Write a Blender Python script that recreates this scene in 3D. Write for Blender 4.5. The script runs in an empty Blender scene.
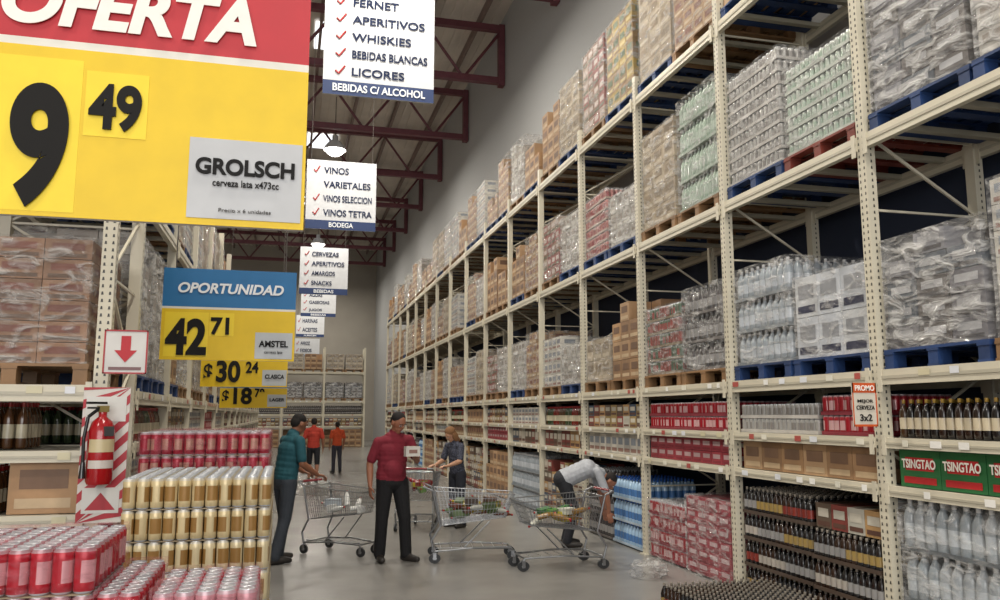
import bpy, math, random
import numpy as np
from mathutils import Vector, Matrix
ZOOM = None
R0 = random.Random(7)
D = bpy.data
def C(h):
    h = h.lstrip('#'); o = []
    for i in (0, 2, 4):
        c = int(h[i:i+2], 16) / 255
        o.append(c / 12.92 if c <= .04045 else ((c + .055) / 1.055) ** 2.4)
    return tuple(o)
def link(o):
    bpy.context.scene.collection.objects.link(o); return o
try:
    bpy.context.scene.view_settings.view_transform = 'Standard'
    bpy.context.scene.view_settings.exposure = .05
except Exception: pass

# ------------------------------------------------------------------ materials
def mat(name, col=None, rough=.6, metal=0, var=.15, nscale=6, bump=0, bscale=40, attr=False, emit=0, coat=0):
    m = D.materials.new(name); m.use_nodes = True
    nt = m.node_tree; N = nt.nodes; L = nt.links
    b = N['Principled BSDF']; b.inputs['Roughness'].default_value = rough
    b.inputs['Metallic'].default_value = metal
    b.inputs['Coat Weight'].default_value = coat
    tc = N.new('ShaderNodeTexCoord')
    no = N.new('ShaderNodeTexNoise'); no.inputs['Scale'].default_value = nscale; no.inputs['Detail'].default_value = 4
    L.new(tc.outputs['Object'], no.inputs['Vector'])
    mr = N.new('ShaderNodeMapRange'); mr.inputs[1].default_value = .3; mr.inputs[2].default_value = .7; mr.inputs[3].default_value = 1 - var; mr.inputs[4].default_value = 1 + var
    L.new(no.outputs['Fac'], mr.inputs[0])
    mx = N.new('ShaderNodeMix'); mx.data_type = 'RGBA'; mx.blend_type = 'MULTIPLY'; mx.inputs[0].default_value = 1
    if attr:
        a = N.new('ShaderNodeAttribute'); a.attribute_name = 'Col'; L.new(a.outputs['Color'], mx.inputs[6])
    else:
        mx.inputs[6].default_value = (*col, 1)
    L.new(mr.outputs[0], mx.inputs[7])
    L.new(mx.outputs[2], b.inputs['Base Color'])
    if bump:
        n2 = N.new('ShaderNodeTexNoise'); n2.inputs['Scale'].default_value = bscale; n2.inputs['Detail'].default_value = 5
        L.new(tc.outputs['Object'], n2.inputs['Vector'])
        bp = N.new('ShaderNodeBump'); bp.inputs['Strength'].default_value = bump; bp.inputs['Distance'].default_value = .02
        L.new(n2.outputs['Fac'], bp.inputs['Height']); L.new(bp.outputs[0], b.inputs['Normal'])
    if emit:
        b.inputs['Emission Color'].default_value = (*col, 1); b.inputs['Emission Strength'].default_value = emit
    return m
def film_mat(name, col, lo, hi, sc, rough=.12):
    m = D.materials.new(name); m.use_nodes = True
    nt = m.node_tree; N = nt.nodes; L = nt.links
    b = N['Principled BSDF']; b.inputs['Base Color'].default_value = (*col, 1); b.inputs['Roughness'].default_value = rough
    tc = N.new('ShaderNodeTexCoord'); mp = N.new('ShaderNodeMapping'); mp.inputs['Scale'].default_value = (1, 1, 2.4)
    mp.inputs['Rotation'].default_value = (.5, .3, 0)
    L.new(tc.outputs['Object'], mp.inputs[0])
    no = N.new('ShaderNodeTexNoise'); no.inputs['Scale'].default_value = sc; no.inputs['Detail'].default_value = 6; no.inputs['Distortion'].default_value = 1.2
    L.new(mp.outputs[0], no.inputs['Vector'])
    mr = N.new('ShaderNodeMapRange'); mr.inputs[1].default_value = .45; mr.inputs[2].default_value = .68; mr.inputs[3].default_value = lo; mr.inputs[4].default_value = hi
    L.new(no.outputs['Fac'], mr.inputs[0])
    bp = N.new('ShaderNodeBump'); bp.inputs['Strength'].default_value = 1; bp.inputs['Distance'].default_value = .1
    L.new(no.outputs['Fac'], bp.inputs['Height']); L.new(bp.outputs[0], b.inputs['Normal'])
    t = N.new('ShaderNodeBsdfTransparent'); ms = N.new('ShaderNodeMixShader')
    L.new(mr.outputs[0], ms.inputs[0]); L.new(t.outputs[0], ms.inputs[1]); L.new(b.outputs[0], ms.inputs[2])
    L.new(ms.outputs[0], N['Material Output'].inputs[0])
    return m
M_goods = mat('printed_goods', rough=.55, attr=True, var=.15, nscale=5, bump=.15, bscale=14)
M_shiny = mat('shiny_goods', rough=.22, attr=True, var=.06, coat=.3)
M_can = mat('can_metal', rough=.3, metal=.2, attr=True, var=.05)
M_paint = mat('painted_parts', rough=.5, attr=True, var=.05)
M_film = film_mat('stretch_film', (.68, .67, .65), .06, .5, 5, .1)
M_film2 = film_mat('heavy_stretch_film', (.66, .65, .63), .14, .72, 4.5, .09)
M_film3 = film_mat('tinted_pack_film', (.6, .2, .24), .05, .35, 9)
M_chrome = mat('chrome_wire', C('#8e9092'), rough=.3, metal=.8, var=.05)
M_maroon = mat('truss_maroon', C('#62323a'), rough=.6)
STD = [M_goods, M_shiny, M_can, M_film, M_film2, M_paint, M_film3]
GOODS, SHINY, CAN, FILM, FILM2, PAINT, FILM3 = range(7)

# ------------------------------------------------------------------ mesh builder
class MB:
    def __init__(s): s.V = []; s.F = []; s.C = []; s.M = []; s.S = []
    def add(s, vs, fs, col, m=0, sm=False):
        b = len(s.V); s.V.extend(vs)
        for i, f in enumerate(fs):
            s.F.append(tuple(b + k for k in f)); s.C.append(col[i] if isinstance(col, list) else col); s.M.append(m); s.S.append(sm)
    def box(s, x0, x1, y0, y1, z0, z1, col, m=0):
        vs = [(x0,y0,z0),(x1,y0,z0),(x1,y1,z0),(x0,y1,z0),(x0,y0,z1),(x1,y0,z1),(x1,y1,z1),(x0,y1,z1)]
        s.add(vs, [(0,3,2,1),(4,5,6,7),(0,1,5,4),(1,2,6,5),(2,3,7,6),(3,0,4,7)], col, m)
    def rbox(s, c, sz, rz, col, m=0, rx=0, ry=0):
        M = Matrix.Translation(c) @ Matrix.Rotation(rz, 4, 'Z') @ Matrix.Rotation(ry, 4, 'Y') @ Matrix.Rotation(rx, 4, 'X')
        a, b, d = sz[0]/2, sz[1]/2, sz[2]/2
        vs = [tuple(M @ Vector(v)) for v in [(-a,-b,-d),(a,-b,-d),(a,b,-d),(-a,b,-d),(-a,-b,d),(a,-b,d),(a,b,d),(-a,b,d)]]
        s.add(vs, [(0,3,2,1),(4,5,6,7),(0,1,5,4),(1,2,6,5),(2,3,7,6),(3,0,4,7)], col, m)
    def lathe(s, cx, cy, cz, prof, n, cols, m=0, rot=0, embl=None, cap=True):
        vs = []
        cs = [(math.cos(rot + 2*math.pi*i/n), math.sin(rot + 2*math.pi*i/n)) for i in range(n)]
        for r, z in prof: vs += [(cx + r*c, cy + r*q, cz + z) for c, q in cs]
        fs = []; cl = []
        for k in range(len(prof)-1):
            for i in range(n):
                j = (i+1) % n
                fs.append((k*n+i, k*n+j, (k+1)*n+j, (k+1)*n+i))
                c = cols[k]
                if embl and k in embl[0] and (i % embl[2]) < embl[3]: c = embl[1]
                cl.append(c)
        s.add(vs, fs, cl, m, True)
        if cap:
            r, z = prof[-1]
            s.add([(cx + r*c, cy + r*q, cz + z) for c, q in cs], [tuple(range(n))], cols[-1], m)
    def tube(s, p, q, r, col=(.8,.8,.8), m=0, n=6, r2=None):
        p = Vector(p); q = Vector(q); d = q - p
        if d.length < 1e-6: return
        d.normalize(); a = d.orthogonal().normalized(); b = d.cross(a); r2 = r if r2 is None else r2
        vs = [tuple(p + (a*math.cos(2*math.pi*i/n) + b*math.sin(2*math.pi*i/n))*r) for i in range(n)]
        vs += [tuple(q + (a*math.cos(2*math.pi*i/n) + b*math.sin(2*math.pi*i/n))*r2) for i in range(n)]
        s.add(vs, [(i, (i+1)%n, n+(i+1)%n, n+i) for i in range(n)], col, m, n > 5)
        s.add(vs, [tuple(range(n))[::-1], tuple(range(n, 2*n))], col, m)
    def path(s, pts, r, col=(.8,.8,.8), m=0, n=6):
        for a, b in zip(pts, pts[1:]): s.tube(a, b, r, col, m, n)
    def quad(s, pts, col, m=0): s.add([tuple(p) for p in pts], [tuple(range(len(pts)))], col, m)
    def shell(s, x0, x1, y0, y1, z0, z1, rng, m=FILM, k=9, amp=.014, top=True):
        def g(o, u, v, nu, nv, nrm):
            o = Vector(o); u = Vector(u); v = Vector(v); nrm = Vector(nrm); vs = []
            for i in range(nu+1):
                for j in range(nv+1):
                    e = 0 if i in (0, nu) or j in (0, nv) else rng.uniform(-amp*.4, amp)
                    vs.append(tuple(o + u*i/nu + v*j/nv + nrm*e))
            s.add(vs, [(i*(nv+1)+j, (i+1)*(nv+1)+j, (i+1)*(nv+1)+j+1, i*(nv+1)+j+1) for i in range(nu) for j in range(nv)], (.8,.8,.8), m, True)
        dx, dy, dz = x1-x0, y1-y0, z1-z0
        g((x0,y0,z0), (0,dy,0), (0,0,dz), k, k, (-1,0,0)); g((x1,y0,z0), (0,dy,0), (0,0,dz), k, k, (1,0,0))
        g((x0,y0,z0), (dx,0,0), (0,0,dz), k, k, (0,-1,0)); g((x0,y1,z0), (dx,0,0), (0,0,dz), k, k, (0,1,0))
        if top: g((x0,y0,z1), (dx,0,0), (0,dy,0), k, k, (0,0,1))
    def mesh(s, name, mats=None):
        me = D.meshes.new(name); me.from_pydata(s.V, [], s.F)
        for mm in (mats or STD): me.materials.append(mm)
        me.polygons.foreach_set('material_index', s.M); me.polygons.foreach_set('use_smooth', s.S)
        ca = me.color_attributes.new('Col', 'FLOAT_COLOR', 'CORNER')
        tot = np.array([len(f) for f in s.F]); col = np.array([(*c[:3], 1) for c in s.C], dtype=np.float32)
        ca.data.foreach_set('color', np.repeat(col, tot, axis=0).ravel())
        me.update(); return me
    def obj(s, name, mats=None, loc=(0,0,0), rz=0, parent=None):
        o = link(D.objects.new(name, s.mesh(name, mats))); o.location = loc; o.rotation_euler = (0, 0, rz)
        if parent: o.parent = parent
        return o

SILVER = C('#b9bcc0'); WHITE = C('#e6e4de'); CARD = C('#9f7c58'); CARD2 = C('#aa8a68')
def jit(c, rng, a=.12):
    k = 1 + rng.uniform(-a, a); return (c[0]*k, c[1]*k, c[2]*k)
KINDS = {
 'brown':   dict(t='box', s=(.33,.31,.26), cols=[CARD, CARD2, C('#8f6f50')], lab=[C('#6f5440'), C('#b8a080')], gap=.2),
 'tan':     dict(t='box', s=(.25,.24,.2), cols=[C('#a88a68'), C('#98795a')], lab=[C('#7a5040'), C('#c0ac90')], gap=.25, film=1),
 'redbrown':dict(t='box', s=(.48,.31,.15), cols=[C('#7c5a40'), C('#886448')], lab=[C('#6e3c2c'), C('#5c4432')], film=1),
 'yellow':  dict(t='box', s=(.25,.24,.24), cols=[C('#a08640'), C('#86683c'), C('#8a6c48')], lab=[C('#4a5a38'), C('#b8a468')], film=1),
 'whiteblue':dict(t='box', s=(.33,.3,.34), cols=[C('#c0c2c4'), C('#b8bcc2')], lab=[C('#8a8c90'), C('#12183a')], film=1),
 'redcase': dict(t='box', s=(.3,.24,.2), cols=[C('#84403a'), C('#8c4840'), C('#7a5a44'), C('#a08c7c')], lab=[C('#b8a8a0'), C('#5a5a44')], film=1),
 'greencase':dict(t='box', s=(.3,.38,.27), cols=[C('#246a38'), C('#1f6032')], lab=[C('#a81c20'), C('#a81c20')]),
 'whitebox':dict(t='box', s=(.3,.2,.18), cols=[C('#b4b0a8'), C('#c2beb4')], lab=[C('#7a8088'), C('#8a6a60')], film=1),
 'pinkbox': dict(t='box', s=(.28,.22,.13), cols=[C('#963640'), C('#8c2c38')], lab=[C('#b89a9c'), C('#7a1c2a')], film=1),
 'mixbox':  dict(t='box', s=(.3,.2,.18), cols=[C('#a98558'), C('#7c3830'), C('#b0aca0'), C('#3c4c60'), C('#8a7448'), C('#5a4a3c'), C('#9c9284')], lab=[C('#b4aea0'), C('#5a3c30')], gap=.25),
 'redcan':  dict(t='can', r=.033, h=.16, cols=[C('#961a26')], acc=C('#c8a0a0'), tray=C('#7a2430'), film=1),
 'greencan':dict(t='can', r=.033, h=.12, cols=[C('#aab2a8')], acc=C('#96a898'), tray=C('#aeb4aa'), film=1),
 'redgreen':dict(t='can', r=.033, h=.16, cols=[C('#4e5e4c'), C('#7c463e')], acc=C('#94504a'), tray=C('#7a6a54'), film=1),
 'greycan': dict(t='can', r=.033, h=.12, cols=[C('#a09e9a')], acc=C('#86827e'), tray=C('#b0aca6'), film=1),
 'pinkcan': dict(t='can', r=.033, h=.16, cols=[C('#a06c66')], acc=C('#8a4446'), tray=C('#a89488'), film=1),
 'goldcan': dict(t='can', r=.033, h=.16, cols=[C('#cfc09a'), C('#c8b68c')], acc=C('#94703e'), tray=None),
 'clear':   dict(t='bot', r=.047, h=.31, cols=[C('#8e969c')], lab=C('#b4bac0'), capc=C('#c0c0c0'), tray=C('#7c8286'), film=1),
 'water':   dict(t='bot', r=.045, h=.28, cols=[C('#98b4cc')], lab=C('#4a74a8'), capc=C('#2f5cac'), tray=C('#a8b8c4')),
 'white':   dict(t='bot', r=.05, h=.36, cols=[C('#8c9499'), C('#9aa0a4')], lab=C('#b8bec2'), capc=C('#d8d8d8'), tray=C('#5a6064'), film=1),
 'greenbot':dict(t='bot', r=.045, h=.3, cols=[C('#93a494')], lab=C('#a8b4a8'), capc=C('#a0a8a0'), tray=C('#94a294'), film=1),
 'darkbot': dict(t='bot', r=.047, h=.3, cols=[C('#403c3c')], lab=C('#8a8886'), capc=C('#909090'), tray=C('#5a5450'), film=1),
 'brownbot':dict(t='bot', r=.036, h=.3, cols=[C('#24140d')], lab=C('#b8ac94'), capc=C('#a08038'), tray=None, var=1),
 'blackbot':dict(t='bot', r=.033, h=.24, cols=[C('#17110f'), C('#1c1a1a'), C('#2a1a10')], lab=C('#8c8078'), labs=[C('#a8a096'), C('#7a3028'), C('#98804a'), C('#8c8a88')], capc=C('#8e867a'), tray=C('#4a3c32')),
 'spirit':  dict(t='bot', r=.038, h=.3, cols=[C('#4a2e18'), C('#6a2018'), C('#2c3c24')], lab=C('#b8b098'), capc=C('#8a1c1c'), tray=None),
 'crumple': dict(t='box', s=(.3,.28,.15), cols=[C('#66646a'), C('#7a7a80'), C('#564f4c'), C('#4c545e')], lab=[C('#a8a8aa'), C('#343034')], film=2, rough=1),
 'wrapwhite':dict(t='box', s=(.3,.24,.2), cols=[C('#aca8a0'), C('#9c948a'), C('#b8b4ae')], lab=[C('#867c72'), C('#c8c4bc')], film=2, rough=1),
 'beige':   dict(t='box', s=(.3,.3,.25), cols=[C('#a89a84'), C('#9a8a72')], lab=[C('#7e6e58'), C('#b8aa94')], film=1),
}
def can(mb, x, y, z, r, h, body, acc, n, rng):
    prof = [(r*.8, 0), (r, h*.05), (r, h*.24), (r, h*.72), (r, h*.9), (r*.8, h*.97), (r*.82, h*.995), (r*.74, h*.97)]
    sb = tuple(a*.5+b*.5 for a, b in zip(SILVER, body))
    mb.lathe(x, y, z, prof, n, [SILVER, body, body, body, sb, SILVER, C('#8a8c90')], CAN, rng.uniform(0, 6.28), ((2,), acc, max(4, n//2), max(2, int(n/3.2))))
def bottle(mb, x, y, z, r, h, col, lab, capc, n, rng):
    prof = [(r*.85, 0), (r, h*.05), (r, h*.22), (r, h*.52), (r*.98, h*.64), (r*.8, h*.74), (r*.46, h*.84), (r*.3, h*.9), (r*.34, h*.905), (r*.34, h)]
    mb.lathe(x, y, z, prof, n, [col, col, lab, col, col, col, col, capc, capc], SHINY, rng.uniform(0, 6.28))
def fill(mb, kind, x0, x1, y0, y1, z0, h, rng, n=8, film=None):
    K = KINDS[kind]; dx, dy = x1-x0, y1-y0
    if K['t'] == 'box':
        s = K['s']; nx = max(1, round(dx/s[0])); ny = max(1, round(dy/s[1])); nz = max(1, round(h/s[2]))
        cx, cy, cz = dx/nx, dy/ny, h/nz
        ro = K.get('rough', 0); gp = K.get('gap', 0)
        for k in range(nz):
            for i in range(nx):
                for j in range(ny):
                    if 0 < i < nx-1 and 0 < j < ny-1 and k < nz-2: continue
                    if ro and k == nz-1 and rng.random() < .3: continue
                    if gp and nz > 2 and k == nz-1 and rng.random() < gp: continue
                    a = .004 + ro*.008; e = lambda: rng.uniform(a*.3, a)
                    c = jit(rng.choice(K['cols']), rng, .13)
                    bx0, bx1, by0, by1 = x0+i*cx+e(), x0+(i+1)*cx-e(), y0+j*cy+e(), y0+(j+1)*cy-e()
                    bz0, bz1 = z0+k*cz+.001, z0+(k+1)*cz-.004
                    mb.box(bx0, bx1, by0, by1, bz0, bz1, c)
                    l = jit(K['lab'][0], rng); l2 = K['lab'][1]; w = by1-by0; q = bz1-bz0; t = .0025
                    for xx in ([bx0-t] if i == 0 else []) + ([bx1+t] if i == nx-1 else []):
                        mb.quad([(xx, by0+w*.15, bz0+q*.45), (xx, by0+w*.85, bz0+q*.45), (xx, by0+w*.85, bz0+q*.8), (xx, by0+w*.15, bz0+q*.8)], l)
                        mb.quad([(xx, by0+w*.1, bz0+q*.1), (xx, by0+w*.9, bz0+q*.1), (xx, by0+w*.9, bz0+q*.28), (xx, by0+w*.1, bz0+q*.28)], l2)
                    w = bx1-bx0
                    for yy in ([by0-t] if j == 0 else []) + ([by1+t] if j == ny-1 else []):
                        mb.quad([(bx0+w*.2, yy, bz0+q*.4), (bx0+w*.8, yy, bz0+q*.4), (bx0+w*.8, yy, bz0+q*.75), (bx0+w*.2, yy, bz0+q*.75)], l)
                    if k >= nz-2:
                        mb.quad([(bx0, (by0+by1)/2-.02, bz1+t), (bx1, (by0+by1)/2-.02, bz1+t), (bx1, (by0+by1)/2+.02, bz1+t), (bx0, (by0+by1)/2+.02, bz1+t)], l2)
    else:
        r = K['r']; nx = max(1, int(dx/(2*r)+.01)); ny = max(1, int(dy/(2*r)+.01)); nz = max(1, round(h/K['h'])); hh = h/nz
        cx, cy = dx/nx, dy/ny
        for k in range(nz):
            if K.get('tray'):
                mb.box(x0, x1, y0, y1, z0+k*hh, z0+k*hh+.012, K['tray'])
                q = .03
                for (a, b, c_, d) in ((x0-.002, x0+.002, y0, y1), (x1-.002, x1+.002, y0, y1), (x0, x1, y0-.002, y0+.002), (x0, x1, y1-.002, y1+.002)):
                    mb.box(a, b, c_, d, z0+k*hh, z0+k*hh+q, K['tray'])
            elif k: mb.box(x0+.01, x1-.01, y0+.01, y1-.01, z0+k*hh-.003, z0+k*hh+.002, C('#8a7a60'))
            for i in range(nx):
                for j in range(ny):
                    if 0 < i < nx-1 and 0 < j < ny-1 and k < nz-1: continue
                    c = jit(K['cols'][((j//4)+(k//2)) % len(K['cols'])], rng, .08)
                    if K.get('var'): c = jit(rng.choice([c, C('#3a2412'), C('#141010')]), rng, .1)
                    X, Y, Z = x0+(i+.5)*cx, y0+(j+.5)*cy, z0+k*hh+.003
                    lb = jit(K['lab'], rng, .15) if 'lab' in K else None
                    if 'labs' in K: lb = jit(K['labs'][((j//6) + k*3) % len(K['labs'])], rng, .12)
                    if K['t'] == 'can': can(mb, X, Y, Z, min(cx, cy)*.497, hh-.004, c, K['acc'], n, rng)
                    else: bottle(mb, X, Y, Z, r*.98, hh-.005, c, lb, K['capc'], n, rng)
    f = K.get('film', 0) if film is None else film
    if f: mb.shell(x0-.014, x1+.014, y0-.014, y1+.014, z0-.02, z0+h+.012, rng, FILM if f == 1 else FILM2, 10, .02 if f == 1 else .035)
PAL = {'wood': C('#7f6040'), 'blue': C('#1c3560'), 'red': C('#6c2c20')}
def pallet(mb, col, rng, w=.96, d=1.02):
    for i in range(3):
        y = (-w/2+.05, 0, w/2-.05)[i]
        for x in (-d/2+.06, 0, d/2-.06): mb.box(x-.055, x+.055, y-.045, y+.045, .018, .105, jit(col, rng, .2))
        mb.box(-d/2, d/2, y-.05, y+.05, 0, .018, jit(col, rng, .2)); mb.box(-d/2, d/2, y-.05, y+.05, .105, .122, jit(col, rng, .2))
    for k in range(7):
        x = -d/2 + .055 + k*(d-.11)/6
        mb.box(x-.05, x+.05, -w/2, w/2, .122, .142, jit(col, rng, .25))
CACHE = {}
NM = {'box': 'pallet_of_cartons', 'can': 'pallet_of_cans', 'bot': 'pallet_of_bottles'}
def load(kind, h, pal, M, x, y, z, var=0):
    key = (kind, round(h, 1), pal, var)
    if key not in CACHE:
        rng = random.Random(sum(map(ord, kind)) + int(h*10) + var*77); mb = MB()
        pallet(mb, PAL[pal], rng); fill(mb, kind, -.48, .48, -.45, .45, .145, h, rng)
        CACHE[key] = mb.mesh(NM[KINDS[kind]['t']])
    o = link(D.objects.new(NM[KINDS[kind]['t']], CACHE[key]))
    o.matrix_world = M @ Matrix.Translation((x, y, z)) @ Matrix.Rotation(R0.uniform(-.02, .02), 4, 'Z')
    return o
RN = {'box': 'row_of_cartons', 'can': 'row_of_cans', 'bot': 'row_of_bottles'}
def row(kind, L, h, M, x, y, z, dep=.75, var=0, stack=False):
    key = ('r', kind, L, round(h, 2), dep, var)
    if key not in CACHE:
        rng = random.Random(sum(map(ord, kind)) + var*31); mb = MB()
        fill(mb, kind, 0, dep, 0, L, 0, h, rng, film=(1 if (stack and KINDS[kind].get('film')) else 0))
        CACHE[key] = mb.mesh(RN[KINDS[kind]['t']])
    o = link(D.objects.new(RN[KINDS[kind]['t']], CACHE[key])); o.matrix_world = M @ Matrix.Translation((x, y, z)); return o

# ------------------------------------------------------------------ racks
M_steel_attr = mat('rack_paint', rough=.42, attr=True, var=.07, nscale=2)
def rack(name, nb, bay, levels, shelves, H, dep, M, detail=5):
    mb = MB(); st = C('#c9c2ae'); dk = C('#3a3834'); rng = random.Random(3); pw = .09
    for k in range(nb+1):
        y = k*bay
        for x in (0, dep-.08):
            mb.box(x, x+.02, y-pw/2, y+pw/2, 0, H, st); mb.box(x+.02, x+.085, y-pw/2, y-pw/2+.006, 0, H, st); mb.box(x+.02, x+.085, y+pw/2-.006, y+pw/2, 0, H, st)
            mb.box(x-.03, x+.11, y-.07, y+.07, 0, .012, st)
            if k < detail:
                z = .06
                while z < H-.05:
                    for dy in (-.024, .024):
                        if x == 0: mb.quad([(x-.0015, y+dy-.008, z), (x-.0015, y+dy+.008, z), (x-.0015, y+dy+.005, z+.022), (x-.0015, y+dy-.005, z+.022)], dk)
                    mb.quad([(x+.04, y-pw/2-.0015, z), (x+.056, y-pw/2-.0015, z), (x+.053, y-pw/2-.0015, z+.022), (x+.043, y-pw/2-.0015, z+.022)], dk)
                    z += .05
        z = .2; up = True
        while z < H-.7:
            a, b = (.05, dep-.04) if up else (dep-.04, .05)
            mb.tube((a, y, z), (b, y, z+.6), .014, st, 0, 4); z += .6; up = not up
            mb.tube((.05, y, z), (dep-.04, y, z), .012, st, 0, 4)
    for k in range(nb):
        y0, y1 = k*bay+pw/2, (k+1)*bay-pw/2
        for z in levels + shelves:
            hh = .11 if z in levels else .075
            for x in (-.012, dep-.05):
                mb.box(x, x+.05, y0, y1, z-hh, z, st)
                mb.box(x-.006, x, y0, y1, z-hh*.62, z-hh*.42, C('#b0aa98'))
                for e, f in ((y0, y0+.04), (y1-.04, y1)): mb.box(x-.01, x, e, f, z-hh-.05, z+.02, st)
            if z in shelves: mb.box(.04, dep-.05, y0, y1, z-.02, z-.004, C('#a8a498'))
            else:
                for q in range(4):
                    yy = y0 + (y1-y0)*(q+.5)/4; mb.box(.04, dep-.05, yy-.03, yy+.03, z-.045, z-.004, C('#a09a88'))
            if z in shelves or z == levels[0]:
                yy = y0+.1
                while yy < y1-.15:
                    w = rng.uniform(.05, .1)
                    mb.box(-.021, -.018, yy, yy+w, z-.058, z-.012, rng.choice([WHITE, WHITE, C('#dcd8c8'), C('#c8c0a0'), C('#d8dade'), C('#a85048')]))
                    yy += w + rng.uniform(.08, .5)
    o = link(D.objects.new(name, mb.mesh(name, [M_steel_attr]*7))); o.matrix_world = M; return o
LV = [1.98, 3.78, 5.70]; SH = [1.49, 1.15]
MR = Matrix.Translation((4.2, 3.1, 0))
rack('pallet_rack', 16, 2.1, LV, SH, 6.0, 1.08, MR)
L1 = [(('whitebox',1.0,'wood'),('crumple',.8,'blue')), (('whiteblue',.7,'blue'),('clear',.93,'blue')), (('darkbot',.9,'wood'),('redgreen',.8,'wood')),
      (('brown',1.0,'wood'),('beige',.6,'wood')), (('wrapwhite',.6,'blue'),('whitebox',.8,'wood')), (('tan',1.0,'wood'),('wrapwhite',.9,'blue'))]
L2 = [(('wrapwhite',1.1,'blue'),('crumple',.9,'blue')), (('greencan',.8,'red'),('greycan',1.1,'blue')), (('greenbot',1.3,'wood'),('beige',1.2,'wood')),
      (('wrapwhite',.7,'blue'),('pinkcan',.9,'blue')), (('wrapwhite',.9,'blue'),('redcase',1.0,'wood')), (('tan',1.0,'wood'),('brown',1.0,'blue'))]
L3 = [(('brown',1.0,'wood'),('beige',1.0,'wood')), (('greycan',.6,'red'),('brown',.5,'blue')), (('tan',1.2,'wood'),('beige',1.2,'blue')),
      (('yellow',1.3,'blue'),('redcase',1.3,'wood')), (('beige',1.2,'blue'),('brown',1.1,'wood')), (('brown',.8,'blue'),('wrapwhite',1.2,'wood'))]
pool1 = [('brown',1.0),('tan',1.1),('whitebox',.9),('beige',1.0),('beige',1.2),('tan',.9),('wrapwhite',.9),('wrapwhite',1.1),('brown',.7),('tan',.8),('redcase',.8),('brown',1.1)]
pool3 = [('brown',1.2),('tan',1.2),('beige',1.2),('brown',.9),('wrapwhite',1.1),('whitebox',1.2),('tan',.9),('tan',.6)]
for lvl, (z, LL, pool) in enumerate(((1.98, L1, pool1), (3.78, L2, pool1), (5.70, L3, pool3))):
    for k in range(16):
        for s in range(2):
            if k < 6: kd, h, pal = LL[k][s]
            else:
                kd, h = R0.choice(pool); pal = R0.choice(['wood', 'blue', 'wood', 'wood'])
                if R0.random() < .06: continue
            load(kd, h, pal, MR, .53, k*2.1 + .56 + s*.985, z+.001, R0.randint(0, 1) if k >= 6 else 0)
A149 = ['brownbot','_mix1','redcan','mixbox','spirit','whitebox','mixbox','brown']
A115 = ['greencase','brown','pinkbox','whitebox','mixbox','mixbox','pinkbox','tan']
ALOW = ['white','blackbot','redcan','water','mixbox','clear','brown','mixbox']
for k in range(16):
    y = k*2.1 + .08
    a = A149[k] if k < 8 else R0.choice(['mixbox','spirit','mixbox','brown','redcan','water'])
    b = A115[k] if k < 8 else R0.choice(['mixbox','pinkbox','tan','mixbox','brown','whitebox'])
    c = ALOW[k] if k < 8 else R0.choice(['mixbox','brown','mixbox','redcan','tan','water'])
    if a == '_mix1':
        row('redcan', .62, .32, MR, .06, y+.05, 1.492); row('greycan', 1.2, .26, MR, .06, y+.72, 1.492)
    else: row(a, 1.9, .27 if a == 'brownbot' else .3, MR, .06, y, 1.492)
    row(b, 1.9, .26 if KINDS[b]['t'] == 'box' else .16, MR, .06, y, 1.152, var=k % 3)
    if c == 'redcan':
        row('pinkbox', .9, .78, MR, .0, y, .02, stack=True, var=1); row('redcan', .9, .64, MR, .02, y+1.0, .02, stack=True)
    elif c == 'water':
        row('water', .95, .84, MR, .02, y, .02); row('darkbot', .9, .9, MR, .02, y+1.0, .02)
    elif c == 'blackbot':
        row('blackbot', 1.05, .96, MR, .03, y+.85, .02); row('blackbot', .8, .72, MR, .0, y, .02, var=1, dep=.8); row('mixbox', .8, .2, MR, .05, y, .745, var=2)
    else: row(c, 1.9, {'white': 1.05, 'clear': .93}.get(c, .9), MR, .03, y, .02, var=k % 2, stack=(c == 'white'))

# ------------------------------------------------------------------ left side
ML = Matrix.Translation((-1.22, 6.0, 0)) @ Matrix.Rotation(math.pi/2, 4, 'Z')
rack('endcap_rack', 1, 2.1, [1.85, 3.7], [1.42, 1.01], 5.4, 1.08, ML, 3)
load('redbrown', .85, 'wood', ML, .54, .56, 1.851); load('redbrown', .9, 'wood', ML, .54, 1.54, 1.851)
load('brown', .9, 'wood', ML, .54, .56, 3.701); load('tan', 1.0, 'wood', ML, .54, 1.54, 3.701)
row('spirit', .5, .32, ML, .3, .5, 1.422, .4); row('spirit', .9, .3, ML, .06, 1.1, 1.422, .6)
row('brown', .42, .36, ML, .06, .1, 1.012, .5); row('spirit', 1.2, .3, ML, .06, .58, 1.012, .6)
row('mixbox', 1.9, .85, ML, .06, .1, .02, .7)
ML2 = Matrix.Translation((-1.22, 37.3, 0)) @ Matrix.Rotation(math.pi, 4, 'Z')
rack('aisle_rack', 15, 2.0, [1.85, 3.5], [1.42, 1.01], 4.9, 1.08, ML2, 0)
for k in range(15):
    for z in (1.85, 3.5):
        for s in range(2):
            kd, h = R0.choice([('brown',1.0),('tan',1.1),('wrapwhite',1.2),('beige',1.1),('whitebox',.9),('beige',1.1)])
            if k == 14: kd, h = 'wrapwhite', 1.2
            load(kd, h, R0.choice(['wood','blue']), ML2, .54, k*2.0+.53+s*.94, z+.001)
    row(R0.choice(['spirit','mixbox','redcan','whitebox']), 1.8, .3, ML2, .05, k*2+.1, 1.422)
    row(R0.choice(['mixbox','tan','pinkbox','whitebox']), 1.8, .28, ML2, .05, k*2+.1, 1.012)
    row(R0.choice(['mixbox','brown','white','redcan']), 1.8, .8, ML2, .05, k*2+.1, .02)
MF = Matrix.Translation((3.9, 44, 0)) @ Matrix.Rotation(math.pi/2, 4, 'Z')
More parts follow.
